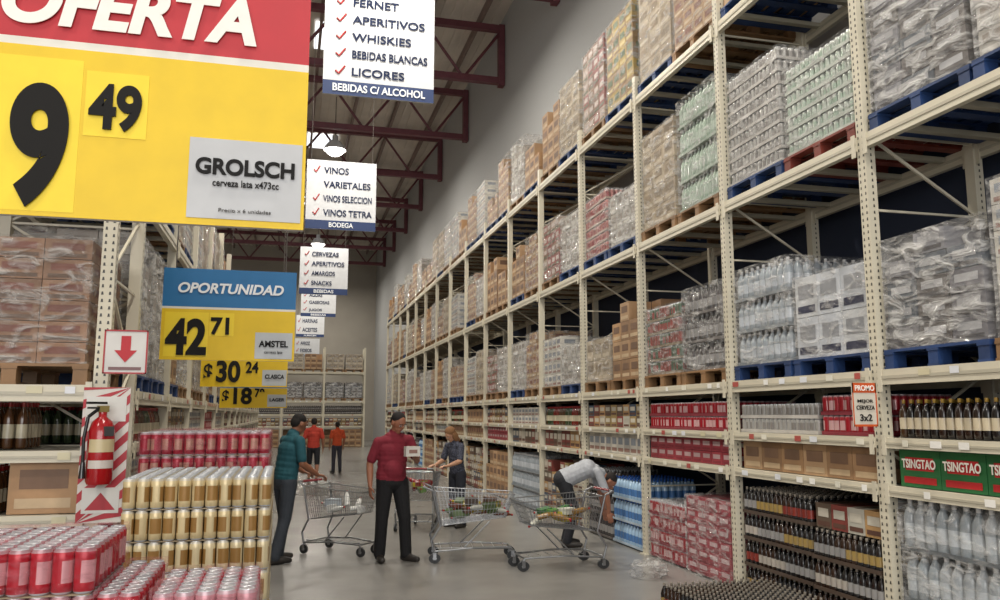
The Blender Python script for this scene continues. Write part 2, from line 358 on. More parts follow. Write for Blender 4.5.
rack('far_rack', 3, 2.1, [2.4, 3.9], [1.7, 1.1], 5.2, 1.08, MF, 0)
for k in range(3):
    for z, kd in ((2.4, 'crumple'), (3.9, 'beige')):
        for s in range(2): load(kd if R0.random() < .5 else 'brown', .8, 'wood', MF, .54, k*2.1+.56+s*.985, z+.001)
    row('darkbot', 1.9, .45, MF, .05, k*2.1+.1, 1.702); row('mixbox', 1.9, .4, MF, .05, k*2.1+.1, 1.102); row('brown', 1.9, .9, MF, .05, k*2.1+.1, .02)

def stack(name, kind, x0, x1, y0, y1, h, n=16, film=0):
    mb = MB(); rng = random.Random(len(name)+int(x1*100)); cx, cy = (x0+x1)/2, (y0+y1)/2
    fill(mb, kind, x0-cx, x1-cx, y0-cy, y1-cy, 0, h, rng, n, film=0)
    if film: mb.shell(x0-cx-.006, x1-cx+.006, y0-cy-.006, y1-cy+.006, 0.01, h+.008, rng, film, 14, .01)
    return mb.obj(name, loc=(cx, cy, 0))
KINDS['redcan2'] = dict(KINDS['redcan'], cols=[C('#a81626')], acc=C('#c89094'), tray=None)
KINDS['pinkcan2'] = dict(KINDS['pinkcan'], cols=[C('#b02a3c'), C('#c08890')], acc=C('#d8c0c0'), tray=None)
KINDS['redcan3'] = dict(KINDS['redcan'], cols=[C('#94182c')], acc=C('#a87c6c'), tray=None)
stack('stack_of_cans', 'goldcan', -.83, -.07, 4.75, 5.75, 1.32)
stack('stack_of_cans', 'redcan3', -.93, -.11, 5.82, 5.82+.92, 1.54, 12, FILM3)
stack('stack_of_cans', 'redcan2', -1.26, -.60, 3.04, 3.64, 1.22, 20, FILM3)
stack('stack_of_cans', 'redcan2', -.59, -.457, 3.04, 3.7, 1.07, 20, FILM3)
stack('stack_of_cans', 'pinkcan2', -.42, -.08, 3.05, 3.52, 1.06, 20, FILM3)
mb = MB(); rng = random.Random(5)
fill(mb, 'blackbot', -.5, .5, -.45, .45, .0, .24, rng, 10, film=0)
mb.obj('stack_of_bottle_packs', loc=(3.62, 6.25, 0))
mb = MB(); mb.shell(-.16, .16, -.12, .12, 0.002, .13, rng, FILM2, 8, .06); mb.obj('crumpled_plastic_wrap', loc=(3.66, 8.1, 0), rz=.5)

# ------------------------------------------------------------------ room shell
def slab(name, x0, x1, y0, y1, z0, z1, m):
    b = MB(); b.box(x0, x1, y0, y1, z0, z1, (.5,.5,.5)); return b.obj(name, [m]*7)
M_floor = mat('concrete_floor', C('#807e7a'), rough=.27, var=.14, nscale=1.3, bump=.04, bscale=6)
slab('floor', -13, 5.6, -10, 56, -.2, 0, M_floor)
def wallmat():
    m = mat('painted_wall', C('#a9abad'), rough=.8, var=.05, nscale=.5)
    N = m.node_tree.nodes; L = m.node_tree.links
    tc = N.new('ShaderNodeTexCoord'); sp = N.new('ShaderNodeSeparateXYZ'); L.new(tc.outputs['Object'], sp.inputs[0])
    gt = N.new('ShaderNodeMath'); gt.operation = 'GREATER_THAN'; gt.inputs[1].default_value = 5.4; L.new(sp.outputs[2], gt.inputs[0])
    g2 = N.new('ShaderNodeMath'); g2.operation = 'GREATER_THAN'; g2.inputs[1].default_value = 36.8; L.new(sp.outputs[1], g2.inputs[0])
    mm = N.new('ShaderNodeMath'); mm.operation = 'MAXIMUM'; L.new(gt.outputs[0], mm.inputs[0]); L.new(g2.outputs[0], mm.inputs[1])
    mx = N.new('ShaderNodeMix'); mx.data_type = 'RGBA'; mx.inputs[6].default_value = (*C('#2e374c'), 1); mx.inputs[7].default_value = (*C('#a8a9a9'), 1)
    L.new(mm.outputs[0], mx.inputs[0]); L.new(mx.outputs[2], N['Principled BSDF'].inputs['Base Color']); return m
slab('wall_right', 5.6, 5.8, -10, 56, 0, 12.9, wallmat())
M_wall = mat('far_wall_paint', C('#a09a90'), rough=.8, var=.08, nscale=.6)
slab('wall_far', -13, 5.6, 56, 56.2, 0, 12.9, M_wall); slab('wall_left', -13.2, -13, -10, 56, 0, 12.9, M_wall)
M_ceil = mat('corrugated_roof', C('#cac2b8'), rough=.7, var=.1, nscale=1)
mb = MB()
for i in range(62):
    x = -13 + i*.3; mb.box(x, x+.16, -10, 56, 12.86, 12.9, (.5,)*3)
mb.box(-13, 5.6, -10, 56, 12.9, 13, (.5,)*3); mb.obj('ceiling', [M_ceil]*7)
mb = MB()
for i in range(13):
    x = -12.5 + i*1.45; mb.box(x-.04, x+.04, -10, 56, 12.62, 12.85, (.5,)*3)
mb.obj('trim_purlins', [mat('purlin_steel', C('#7c6a64'), rough=.6)]*7)
mb = MB()
for y in (4.3, 14, 18.9, 23.7, 33.4, 43.1):
    for x in (-9.6, -3.8, 1.0): mb.box(x-.6, x+.6, y-.9, y+.9, 12.83, 12.855, (.5,)*3)
mb.obj('window_skylights', [mat('translucent_roof_panel', (.92, .95, 1), rough=.5, var=.02, emit=1.4)]*7)
tr = MB()
xs = [-13 + .02 + i*1.16 for i in range(17)]
for zc in (10.95, 12.5): tr.box(-12.98, 5.58, -.09, .09, zc-.09, zc+.09, (.5,)*3)
for i in range(16):
    a, b = (10.95, 12.5) if i % 2 else (12.5, 10.95)
    tr.tube((xs[i], 0, a), (min(xs[i+1], 5.55), 0, b), .045, (.5,)*3, 0, 5)
tr.box(5.42, 5.58, -.12, .12, 10.8, 12.6, (.5,)*3)
tme = tr.mesh('roof_truss', [M_maroon]*7)
for y in (1.9, 6.75, 11.6, 16.45, 21.3, 26.15, 31, 35.85, 40.7, 45.55, 50.4):
    o = link(D.objects.new('roof_truss', tme)); o.location = (0, y, 0)

# ------------------------------------------------------------------ lamps
M_glow = mat('lamp_diffuser', (1, .97, .9), rough=.4, var=.01, emit=9)
lm = MB(); dk = C('#3c3c3c')
lm.lathe(0, 0, 0, [(.38, 0), (.34, .12), (.2, .3), (.1, .36), (.1, .52), (.03, .54)], 20, [C('#c8c8c8')]*6, 0)
lm.lathe(0, 0, 0, [(.02, -.2), (.16, -.17), (.26, -.1), (.33, .02)], 20, [(1, 1, 1)]*4, 1)
lm.tube((0, 0, .5), (0, 0, 1.9), .012, dk)
lme = lm.mesh('high_bay_lamp', [M_paint, M_glow])
def lamp(x, y, P=400):
    o = link(D.objects.new('high_bay_lamp', lme)); o.location = (x, y, 10.55)
    l = D.lights.new('lamp_light', 'AREA'); l.shape = 'DISK'; l.size = .6; l.energy = P; l.color = (1, .94, .84)
    q = link(D.objects.new('lamp_glow', l)); q.parent = o; q.location = (0, 0, -.23)
for y in (-4.6, 2.4, 9.6, 17, 27.4, 35.4, 43.4, 51.4): lamp(1.25, y, 400 if y < 30 else 300)
for y in (-1, 10, 21, 32, 43): lamp(-6.5, y, 460)
l = D.lights.new('rear_fill_light', 'AREA'); l.shape = 'RECTANGLE'; l.size = 12; l.size_y = 4.5; l.energy = 800; l.color = (1, .98, .96)  # unseen area light added behind the camera as soft fill; no storefront is modelled
q = link(D.objects.new('rear_fill_light', l)); q.location = (-2, -9.5, 4.2); q.rotation_euler = (math.radians(80), 0, 0)
w = D.worlds.new('World'); bpy.context.scene.world = w; w.use_nodes = True
w.node_tree.nodes['Background'].inputs[0].default_value = (.95, .96, 1, 1); w.node_tree.nodes['Background'].inputs[1].default_value = .9

# ------------------------------------------------------------------ signs
TM = {}
def tmat(h):
    if h not in TM: TM[h] = mat('ink_' + h.strip('#'), C(h), rough=.9, var=.02)
    return TM[h]
def text(parent, s, x, y, z, w, h, col, bold=.0, shear=0):
    cu = D.curves.new('lettering', 'FONT'); cu.body = s; cu.align_x = 'CENTER'; cu.align_y = 'BOTTOM_BASELINE'
    cu.offset = bold; cu.shear = shear; cu.extrude = .002; cu.materials.append(tmat(col))
    o = link(D.objects.new('lettering', cu)); bpy.context.view_layer.update()
    d = o.dimensions.copy(); o.parent = parent; o.location = (x, y, z); o.rotation_euler = (math.pi/2, 0, 0)
    o.scale = (w/max(d.x, 1e-4), h/max(d.y, 1e-4), 1); return o
def board(name, x0, x1, y, z0, z1, parts, wires=True, ztop=10.9):
    b = MB(); cx = (x0+x1)/2
    b.box(x0-cx, x1-cx, 0, .03, 0, z1-z0, C('#c8c8c8'), PAINT)
    for i, (a, c_, e, f, col) in enumerate(parts): b.box(a-cx, c_-cx, -.003-.0012*i, -.0005, e-z0, f-z0, C(col), PAINT)
    if wires:
        for x in (x0-cx+.1, x1-cx-.1): b.tube((x, .015, z1-z0), (x, .015, ztop-z0), .006, C('#55504c'), PAINT, 5)
    return b.obj(name, loc=(cx, y, z0)), cx, z0
YEL = '#dcb808'; YEL2 = '#e8ca20'; RED = '#b41a26'; BLUE = '#16699f'
x0, x1 = -1.43, .04
o, cx, zb = board('price_sign', x0, x1, 3.7, 2.47, 3.72, [(x0, x1, 3.245, 3.72, RED), (x0, x1, 3.21, 3.245, '#d8d4c8'), (x0, x1, 2.47, 3.21, YEL),
      (-1.28, -.90, 2.49, 3.16, YEL2), (-.885, -.635, 2.83, 3.12, YEL2), (-.455, .025, 2.50, 2.86, '#b4b5b6')])
yf = -.016
text(o, 'OFERTA', -.73-cx, yf, 3.315-zb, 1.04, .225, '#e8e4dc', .04, .2)
text(o, '9', -1.05-cx, yf, 2.545-zb, .225, .54, '#100e0c', .04)
text(o, '49', -.76-cx, yf, 2.87-zb, .21, .21, '#100e0c', .035)
text(o, 'GROLSCH', -.215-cx, yf, 2.70-zb, .42, .075, '#100f0f', .035)
text(o, 'cerveza lata x473cc', -.213-cx, yf, 2.645-zb, .28, .032, '#1c1a1a', .012)
text(o, 'Precio x 6 unidades', -.213-cx, yf, 2.53-zb, .22, .016, '#4a4848')
x0, x1 = -1.12, .04
o, cx, zb = board('price_sign', x0, x1, 7.8, 2.14, 2.97, [(x0, x1, 2.62, 2.97, BLUE), (x0, x1, 2.6, 2.62, '#d8d4c8'), (x0, x1, 2.14, 2.6, YEL), (-1.09, -.72, 2.17, 2.57, YEL2), (-.71, -.5, 2.36, 2.57, YEL2), (-.31, .02, 2.16, 2.4, '#b4b8ba')])
text(o, 'OPORTUNIDAD', -.54-cx, yf, 2.75-zb, .92, .095, '#e8ecee', .03, .2)
text(o, '42', -.9-cx, yf, 2.2-zb, .35, .33, '#100e0c', .04); text(o, '71', -.605-cx, yf, 2.38-zb, .16, .16, '#100e0c', .035)
text(o, 'AMSTEL', -.145-cx, yf, 2.27-zb, .26, .06, '#1c1a1a', .03); text(o, 'cerveza lata', -.145-cx, yf, 2.21-zb, .16, .025, '#1c1a1a')
for (Y, za, zc, t1, t2, t3) in ((12, 2.04, 2.8, '30', '24', 'CLASICA'), (15.5, 1.78, 2.4, '18', '79', 'LAGER')):
    x0, x1 = -1.18, -.02
    o, cx, zb = board('price_sign', x0, x1, Y, za, zc, [(x0, x1, zc-.26, zc, BLUE), (x0, x1, za, zc-.27, YEL), (-.36, -.03, za+.02, za+.24, '#b4b8ba')])
    text(o, '$', -1.08-cx, yf, .1, .12, .26, '#15130f', .02)
    text(o, t1, -.82-cx, yf, .08, .32, .3, '#15130f', .035); text(o, t2, -.5-cx, yf, .2, .17, .16, '#15130f', .03); text(o, t3, -.195-cx, yf, .12, .26, .06, '#1c1a1a', .03)
DS = [(12, .34, 2.02, 6.42, 8.12, ['FERNET', 'APERITIVOS', 'WHISKIES', 'BEBIDAS BLANCAS', 'LICORES'], 'BEBIDAS C/ ALCOHOL'),
      (19.5, .25, 1.9, 6.03, 7.72, ['VINOS', 'VARIETALES', 'VINOS SELECCION', 'VINOS TETRA'], 'BODEGA'),
      (28.6, .24, 1.87, 5.77, 7.42, ['CERVEZAS', 'APERITIVOS', 'AMARGOS', 'SNACKS'], 'BEBIDAS'),
      (38, .42, 1.98, 6.1, 7.3, ['AGUAS', 'GASEOSAS', 'JUGOS'], 'BEBIDAS'), (46, .3, 1.8, 5.9, 7.1, ['HARINAS', 'ACEITES'], 'ALMACEN'),
      (52.5, .3, 1.8, 5.3, 6.4, ['ARROZ', 'FIDEOS'], 'ALMACEN')]
for (Y, x0, x1, z0, z1, items, foot) in DS:
    H = z1-z0; o, cx, zb = board('department_sign', x0, x1, Y, z0, z1, [(x0, x1, z0+H*.13, z1, '#cacccf'), (x0, x1, z0, z0+H*.13, '#1a3260')])
    n = len(items); top = H*.97; bot = H*.15; st = (top-bot)/n
    ck = MB()
    for i, t in enumerate(items):
        zz = top-(i+.78)*st; wd = min(1.15, .105*len(t)+.06)
        text(o, t, -.42+wd/2, yf, zz, wd, st*.46, '#1c2848', .02)
        if not (t == 'VARIETALES'):
            a = Vector((-.66, -.012, zz+st*.22)); b = Vector((-.61, -.012, zz+st*.05)); c = Vector((-.52, -.012, zz+st*.5))
            ck.tube(a, b, .014, C('#b03030'), PAINT, 5); ck.tube(b, c, .014, C('#b03030'), PAINT, 5)
    ck.obj('check_marks', parent=o)
    text(o, foot, 0, yf, H*.035, min(1.4, .095*len(foot)), H*.07, '#e8ecf0', .02)
b = MB(); b.box(-.135, .135, 0, .012, 0, .29, C('#d0ceca'), PAINT)
for e in ((-.135, .135, .0, .01), (-.135, .135, .28, .29), (-.135, -.125, 0, .29), (.125, .135, 0, .29)): b.box(e[0], e[1], -.004, 0, e[2], e[3], C('#a83038'), PAINT)
b.box(-.03, .03, -.004, 0, .15, .25, C(RED), PAINT); b.quad([(-.07, -.003, .155), (0, -.003, .075), (.07, -.003, .155)], C(RED), PAINT)
b.box(-.1, .1, -.003, 0, .025, .045, C('#7a5a5a'), PAINT)
b.obj('arrow_sign', loc=(-1.05, 5.86, 1.92))
b = MB(); b.box(-.14, .14, 0, .015, 0, .86, C('#d0cac2'), PAINT)
for k in range(-4, 12):
    z = k*.12
    P = [(-.14, z), (.14, z+.28), (.14, z+.34), (-.14, z+.06)]
    P = [(x, min(max(q, 0), .86)) for x, q in P]
    if P[0][1] != P[3][1] or P[1][1] != P[2][1]: b.quad([(x, -.002, q) for x, q in P], C('#a82430'), PAINT)
b.box(-.11, .11, -.005, 0, .06, .22, C('#d0cec8'), PAINT); b.box(-.12, .12, -.005, 0, .64, .8, C('#d0cec8'), PAINT)
b.quad([(-.09, -.006, .08), (.09, -.006, .08), (0, -.006, .19)], C('#a82430'), PAINT)
b.obj('safety_backboard', loc=(-1.14, 5.84, .97))
b = MB(); rd = C('#a01018')
b.lathe(0, 0, 0, [(.07, 0), (.078, .02), (.078, .33), (.06, .39), (.025, .42), (.025, .45)], 24, [rd]*6, SHINY)
b.box(-.03, .03, -.02, .02, .45, .49, C('#8a7a4a'), SHINY); b.box(-.02, .11, -.012, .012, .50, .515, C('#222222'), SHINY); b.box(-.02, .1, -.012, .012, .47, .482, C('#222222'), SHINY)
b.path([(.03, 0, .47), (.09, -.01, .42), (.105, -.02, .28), (.1, -.02, .12)], .011, C('#1a1a1a'), SHINY, 8); b.tube((.1, -.02, .14), (.1, -.02, .04), .014, C('#1a1a1a'), SHINY, 8, .022)
b.lathe(0, 0, .2, [(.079, 0), (.079, .08)], 24, [rd], SHINY, 0, ((0,), C('#c8b890'), 24, 9), False)
b.lathe(0, 0, .1, [(.079, 0), (.079, .05)], 24, [rd], SHINY, 0, ((0,), C('#c8c0b8'), 24, 9), False)
b.box(-.03, .03, .06, .085, .3, .36, C('#444444'), PAINT)
b.obj('fire_extinguisher', loc=(-1.14, 5.745, 1.22), rz=3.9)
b = MB(); b.box(-.1, .1, 0, .008, 0, .31, C('#cfc8ba'), PAINT); b.box(-.1, .1, -.003, 0, .24, .31, C('#c8521f'), PAINT); b.box(-.1, .1, -.003, 0, 0, .015, C('#c8521f'), PAINT)
b.box(-.1,-.092,-.003,0,0,.31,C('#c8521f'),PAINT); b.box(.092,.1,-.003,0,0,.31,C('#c8521f'),PAINT)
po = b.obj('promo_sign', loc=(4.0, 5.08, 1.57))
text(po, 'PROMO', 0, -.006, .255, .16, .04, '#f0e8e0', .02); text(po, 'MEJOR', 0, -.006, .17, .13, .03, '#2a2624', .01); text(po, 'CERVEZA', 0, -.006, .12, .15, .03, '#2a2624', .01); text(po, '3x2', 0, -.006, .04, .1, .05, '#2a2624', .02)
for i in range(3):
    cu = D.curves.new('lettering', 'FONT'); cu.body = 'TSINGTAO'; cu.align_x = 'CENTER'; cu.size = .085; cu.offset = .002; cu.extrude = .001; cu.materials.append(tmat('#ece6da'))
    o = link(D.objects.new('carton_lettering', cu)); o.location = (4.252, 3.18+.19+(.38*1.0)*(i+2), 1.285); o.rotation_euler = (math.pi/2, 0, -math.pi/2)
    o.scale = (.75, 1, 1)

# ------------------------------------------------------------------ shopping carts
def cart(loc, rz, goods=None, seed=1, sc=(1, 1, .87)):
    b = MB(); g = C('#9a9c9e')
    zt = lambda x: .97 - .06*(x+.42)/.9; zbm = lambda x: .50 + .1*(x+.34)/.74
    def top(x, s): return Vector((x, s*(.28-.05*(x+.42)/.9), zt(x)))
    def bot(x, s): xx = -.34+(x+.42)/.9*.72; return Vector((xx, s*(.235-.05*(x+.42)/.9), zbm(xx)))
    for s in (-1, 1):
        b.path([top(-.42, s), top(.48, s)], .008, g); b.path([bot(-.42, s), bot(.48, s)], .007, g)
        for i in range(23):
            x = -.42 + .9*i/22; b.tube(top(x, s), bot(x, s), .0026, g, 0, 4)
        for t in (.2, .4, .6, .8): b.tube(top(-.42, s).lerp(bot(-.42, s), t), top(.48, s).lerp(bot(.48, s), t), .003, g, 0, 4)
    for x in (-.42, .48):
        b.tube(top(x, -1), top(x, 1), .008, g); b.tube(bot(x, -1), bot(x, 1), .007, g)
        for i in range(13): t = i/12; b.tube(top(x, -1).lerp(top(x, 1), t), bot(x, -1).lerp(bot(x, 1), t), .0026, g, 0, 4)
        for t in (.25, .5, .75): b.tube(top(x, -1).lerp(bot(x, -1), t), top(x, 1).lerp(bot(x, 1), t), .003, g, 0, 4)
    for i in range(12): t = i/11; b.tube(bot(-.42, -1).lerp(bot(-.42, 1), t), bot(.48, -1).lerp(bot(.48, 1), t), .0028, g, 0, 4)
    for i in range(10): x = -.42+.9*i/9; b.tube(bot(x, -1), bot(x, 1), .0028, g, 0, 4)
    for i in range(7): y = -.18+.06*i; b.tube((-.25, y, .66), (-.32, y, .96), .003, g, 0, 4)
    b.tube((-.25, -.2, .66), (-.25, .2, .66), .005, g); b.tube((-.32, -.2, .95), (-.32, .2, .95), .005, g)
    for s in (-1, 1):
        b.path([(-.42, s*.27, .13), (-.46, s*.27, .3), (-.36, s*.26, .5), (-.45, s*.28, .98), (-.54, s*.28, 1.03)], .013, g, 0, 8)
        b.path([(-.42, s*.27, .16), (.0, s*.23, .19), (.44, s*.16, .17), (.46, s*.16, .13)], .013, g, 0, 8)
        b.path([(-.1, s*.23, .19), (.2, s*.2, .55)], .009, g, 0, 6)
        for (x, y) in ((-.42, s*.27), (.46, s*.16)):
            b.box(x-.018, x+.018, y-.022, y-.018, .05, .14, g); b.box(x-.018, x+.018, y+.018, y+.022, .05, .14, g); b.box(x-.02, x+.02, y-.022, y+.022, .13, .14, g)
    b.tube((-.54, -.29, 1.03), (-.54, .29, 1.03), .014, g, 0, 8); b.tube((-.44, -.2, .19), (.44, -.15, .19), .006, g)
    b.tube((.44, -.16, .17), (.44, .16, .17), .012, g, 0, 8); b.tube((-.42, -.27, .17), (-.42, .27, .17), .012, g, 0, 8)
    for i in range(7): x = -.35+.12*i; yy = .25-.1*(x+.4)/.85; b.tube((x, -yy, .19), (x, yy, .19), .004, g, 0, 4)
    b2 = MB(); dkc = C('#26282a')
    b2.tube((-.54, -.2, 1.03), (-.54, .2, 1.03), .019, C('#7a2028'), SHINY, 10)
    for s in (-1, 1):
        for (x, y) in ((-.42, s*.27), (.46, s*.16)):
            b2.tube((x, y-.015, .07), (x, y+.015, .07), .065, dkc, PAINT, 18); b2.tube((x, y-.017, .07), (x, y+.017, .07), .022, SILVER, PAINT, 10)
    root = D.objects.new('shopping_cart', None); link(root); root.location = loc; root.rotation_euler = (0, 0, rz); root.scale = sc
    b.obj('basket_and_frame', [M_chrome]*7, parent=root); b2.obj('handle_and_wheels', parent=root)
    if goods:
        gb = MB(); r = random.Random(seed)
        for i in range(goods[1]):
            x = r.uniform(-.2, .28); y = r.uniform(-.1, .1); z = .62 + r.random()*goods[2]
            c = C(r.choice(goods[0]))
            if r.random() < .45: gb.rbox((x, y, z), (r.uniform(.1, .2), r.uniform(.08, .16), r.uniform(.05, .11)), r.uniform(0, 3), c, GOODS, r.uniform(-.3, .3))
            else:
                a = Vector((x, y, z)); dd = Vector((r.uniform(-1, 1), r.uniform(-.6, .6), r.uniform(-.2, .3))).normalized()*.2
                gb.tube(a, a+dd*.65, .038, c, SHINY, 10); gb.tube(a+dd*.65, a+dd, .036, c, SHINY, 10, .013); gb.tube(a+dd, a+dd*1.1, .015, C('#a03030'), SHINY, 8)
        gb.obj('groceries', parent=root)
    return root
cart((.68, 10.4, 0), math.radians(-42), (['#d8d8d4', '#e4e4e0', '#b8c0c8'], 8, .1), 2, (.88, .88, .82))
cart((2.12, 9.62, 0), math.radians(-8), (['#4a5a34', '#3a2a1c', '#887828', '#6a3a2a', '#5a6a4a', '#a8a8a0', '#5a4030'], 28, .2), 3, (1.02, 1, .82))
cart((2.94, 8.88, 0), math.radians(183), (['#4a7a2c', '#a89c30', '#c0c0b4', '#3a6a3a', '#8a6a3a'], 14, .14), 4, (1, 1, .8))
cart((1.95, 12.35, 0), math.radians(70), (['#b8a428', '#5a7a3a', '#902828'], 10, .15), 5)

# ------------------------------------------------------------------ people
def person(name, loc, yaw, J, pal, scale=1.0, hair='short', voxel=.007):
    parts = []; mbp = MB()
    def ell(c, r, Rm, lab):
        c = Vector(c); nu, nv = 14, 10; vs = []; fs = []
        vs.append(tuple(c + Rm @ Vector((0, 0, -r[2]))))
        for j in range(1, nv):
            ph = -math.pi/2 + math.pi*j/nv
            for i in range(nu):
                th = 2*math.pi*i/nu
                vs.append(tuple(c + Rm @ Vector((r[0]*math.cos(ph)*math.cos(th), r[1]*math.cos(ph)*math.sin(th), r[2]*math.sin(ph)))))
        vs.append(tuple(c + Rm @ Vector((0, 0, r[2]))))
        for i in range(nu): fs.append((0, 1+(i+1)%nu, 1+i))
        for j in range(nv-2):
            for i in range(nu): a = 1+j*nu; fs.append((a+i, a+(i+1)%nu, a+nu+(i+1)%nu, a+nu+i))
        a = 1+(nv-2)*nu
        for i in range(nu): fs.append((a+i, a+(i+1)%nu, len(vs)-1))
        mbp.add(vs, fs, (1,1,1)); parts.append(('e', np.array(c), np.array(r), np.array(Rm), lab))
    I3 = Matrix.Identity(3)
    def cap(p, q, r1, r2, lab):
        p = Vector(p); q = Vector(q)
        mbp.tube(p, q, r1, (1,1,1), 0, 14, r2)
        n = len(parts); ell(p, (r1,)*3, I3, lab); ell(q, (r2,)*3, I3, lab); del parts[n:]
        parts.append(('c', np.array(p), np.array(q), r1, r2, lab))
    P = Vector(J['pelvis']); Ch = Vector(J['chest']); Nk = Vector(J['neck'])
    lat = Vector(J.get('lat', (1, 0, 0))).normalized()
    def frame(up, lat_):
        up = up.normalized(); f = lat_.cross(up).normalized(); l = up.cross(f).normalized()
        return Matrix((l, f, up)).transposed()
    Rp = frame(Ch-P, lat); Rc = frame(Nk-Ch, lat)
    b = J.get('bulk', 1.0); wf = J.get('sh', 1.0)
    ell(P - Rp.col[2]*.02, (.165*b, .118*b, .12), Rp, 'pants')
    for t in (.06, .18, .3, .5, .7, .9):
        c = P.lerp(Ch, t); w = .158+.018*t + (.01 if t < .2 else 0); ell(c, (w*b, (.124-.006*t)*b, .10), Rp, 'shirt')
    ell(Ch, (.178*b*wf, .12*b, .13), Rc, 'shirt'); ell(Ch.lerp(Nk, .5), (.165*b*wf, .095*b, .08), Rc, 'shirt'); ell(Ch.lerp(Nk, .8), (.12*wf, .075, .05), Rc, 'shirt')
    Hd = Vector(J['head']); cap(Nk - (Hd-Nk)*.1, Nk.lerp(Hd, .7), .056, .053, 'skin')
    cap(Nk - (Hd-Nk)*.12, Nk + (Hd-Nk)*.02, .072, .064, 'shirt')
    for s in 'LR':
        sh, el, wr = (Vector(J[s+k]) for k in ('sh', 'el', 'wr')); sh = sh - Rc.col[2]*.025
        cap(Ch.lerp(Nk, .55), sh, .07, .058, 'shirt')
        cap(Nk - Rc.col[2]*.03, sh, .05, .045, 'shirt')
        cut = sh.lerp(el, J.get('sleeve', .78)); cap(sh, cut, .06, .058, 'shirt')
        cap(sh.lerp(el, .5), el, .044, .04, 'skin'); cap(el, el.lerp(wr, .35), .04, .041, 'skin'); cap(el.lerp(wr, .35), wr, .041, .026, 'skin')
        d = Vector(J[s+'hd']).normalized(); n = Vector(J[s+'pn']); n = (n - d*n.dot(d)).normalized(); sd = d.cross(n).normalized()
        if s == 'R': sd = -sd
        Rh = Matrix((sd, n, d)).transposed(); ell(wr + d*.05, (.042, .017, .055), Rh, 'skin')
        cu = J.get('curl', .5)
        for i, (o_, ln) in enumerate(((-.030, .062), (-.010, .074), (.010, .07), (.029, .055))):
            a = wr + d*.09 + sd*o_; b1 = a + (d + n*cu*.5 + sd*o_*3).normalized()*ln*.5; c1 = b1 + (d*(1-cu*.5) + n*cu*1.4).normalized()*ln*.55
            cap(a, b1, .0085, .008, 'skin'); cap(b1, c1, .008, .007, 'skin')
        a = wr + d*.03 - sd*.034; b1 = a + (d*.6 - sd*.75 + n*.3).normalized()*.038; cap(a, b1, .011, .0095, 'skin'); cap(b1, b1 + (d + n*.4).normalized()*.03, .0095, .008, 'skin')
        hp, kn, an = (Vector(J[s+k]) for k in ('hip', 'kn', 'an')); toe = Vector(J[s+'toe'])
        lg = J.get('leg', 1.0); lab2 = 'skin' if J.get('shorts') else 'pants'
        cap(hp, kn, .094*lg, .068*lg, 'pants'); cap(kn, kn.lerp(an, .35), .066*lg if lab2 == 'pants' else .052, .064*lg if lab2 == 'pants' else .052, lab2)
        cap(kn.lerp(an, .35), an + Vector((0, 0, .0)), .064*lg if lab2 == 'pants' else .05, .06*lg if lab2 == 'pants' else .036, lab2)
        fz = Vector((an.x, an.y, .045)); cap(fz - toe*.035, fz + toe*.1, .043, .042, 'shoe'); cap(fz + toe*.1, fz + toe*.17 - Vector((0, 0, .006)), .042, .032, 'shoe'); cap(an, fz, .04, .043, 'shoe')
    f = Vector(J.get('face', (0, -1, 0))).normalized(); u = Vector(J.get('hup', (0, 0, 1))); u = (u - f*u.dot(f)).normalized(); l = f.cross(u).normalized()
    Rh = Matrix((l, f, u)).transposed()
    E = lambda o_, r, lab: ell(Hd + l*o_[0] + f*o_[1] + u*o_[2], r, Rh, lab)
    E((0, 0, .02), (.076, .094, .098), 'skin'); E((0, .022, -.05), (.056, .064, .062), 'skin'); E((0, .055, -.085), (.03, .028, .022), 'skin')
    E((0, .098, -.012), (.013, .02, .026), 'skin'); E((0, .088, -.052), (.022, .01, .007), 'lip'); E((0, .082, .03), (.05, .014, .01), 'skin')
    for s in (-1, 1): E((s*.079, -.005, -.005), (.011, .021, .031), 'skin')
    E((0, -.016, .052), (.080, .090, .076), 'hair'); E((0, -.045, .01), (.072, .062, .075), 'hair')
    if hair == 'long':
        E((0, -.055, -.06), (.088, .055, .12), 'hair'); E((0, -.015, .05), (.09, .096, .09), 'hair'); E((0, -.065, -.14), (.08, .045, .07), 'hair')
        for s in (-1, 1): E((s*.07, -.01, -.05), (.025, .05, .09), 'hair')
    if J.get('belly'): ell(P.lerp(Ch, .35) + Rp.col[1]*.045, (.14, .12, .15), Rp, 'shirt')
    me = mbp.mesh('tmp'); to = link(D.objects.new('tmp', me))
    rm = to.modifiers.new('r', 'REMESH'); rm.mode = 'VOXEL'; rm.voxel_size = voxel
    sm = to.modifiers.new('s', 'SMOOTH'); sm.factor = .5; sm.iterations = 3
    dg = bpy.context.evaluated_depsgraph_get(); me2 = D.meshes.new_from_object(to.evaluated_get(dg)); me2.name = name
    D.objects.remove(to)
    labs = ['skin', 'shirt', 'pants', 'shoe', 'hair', 'lip']
    nf = len(me2.polygons); ce = np.zeros(nf*3); me2.polygons.foreach_get('center', ce); ce = ce.reshape(-1, 3)
    best = np.full(nf, 1e9); li = np.zeros(nf, dtype=int)
    for p in parts:
        if p[0] == 'e':
            q = (ce - p[1]) @ p[3]; k = np.linalg.norm(q/p[2], axis=1); dist = np.linalg.norm(q, axis=1)*(1 - 1/np.maximum(k, 1e-6))
        else:
            ab = p[2]-p[1]; t = np.clip(((ce-p[1]) @ ab)/max(ab @ ab, 1e-9), 0, 1); dist = np.linalg.norm(ce - p[1] - t[:, None]*ab, axis=1) - (p[3] + t*(p[4]-p[3]))
        mk = dist < best; best[mk] = dist[mk]; li[mk] = labs.index(p[-1])
    me2.materials.clear()
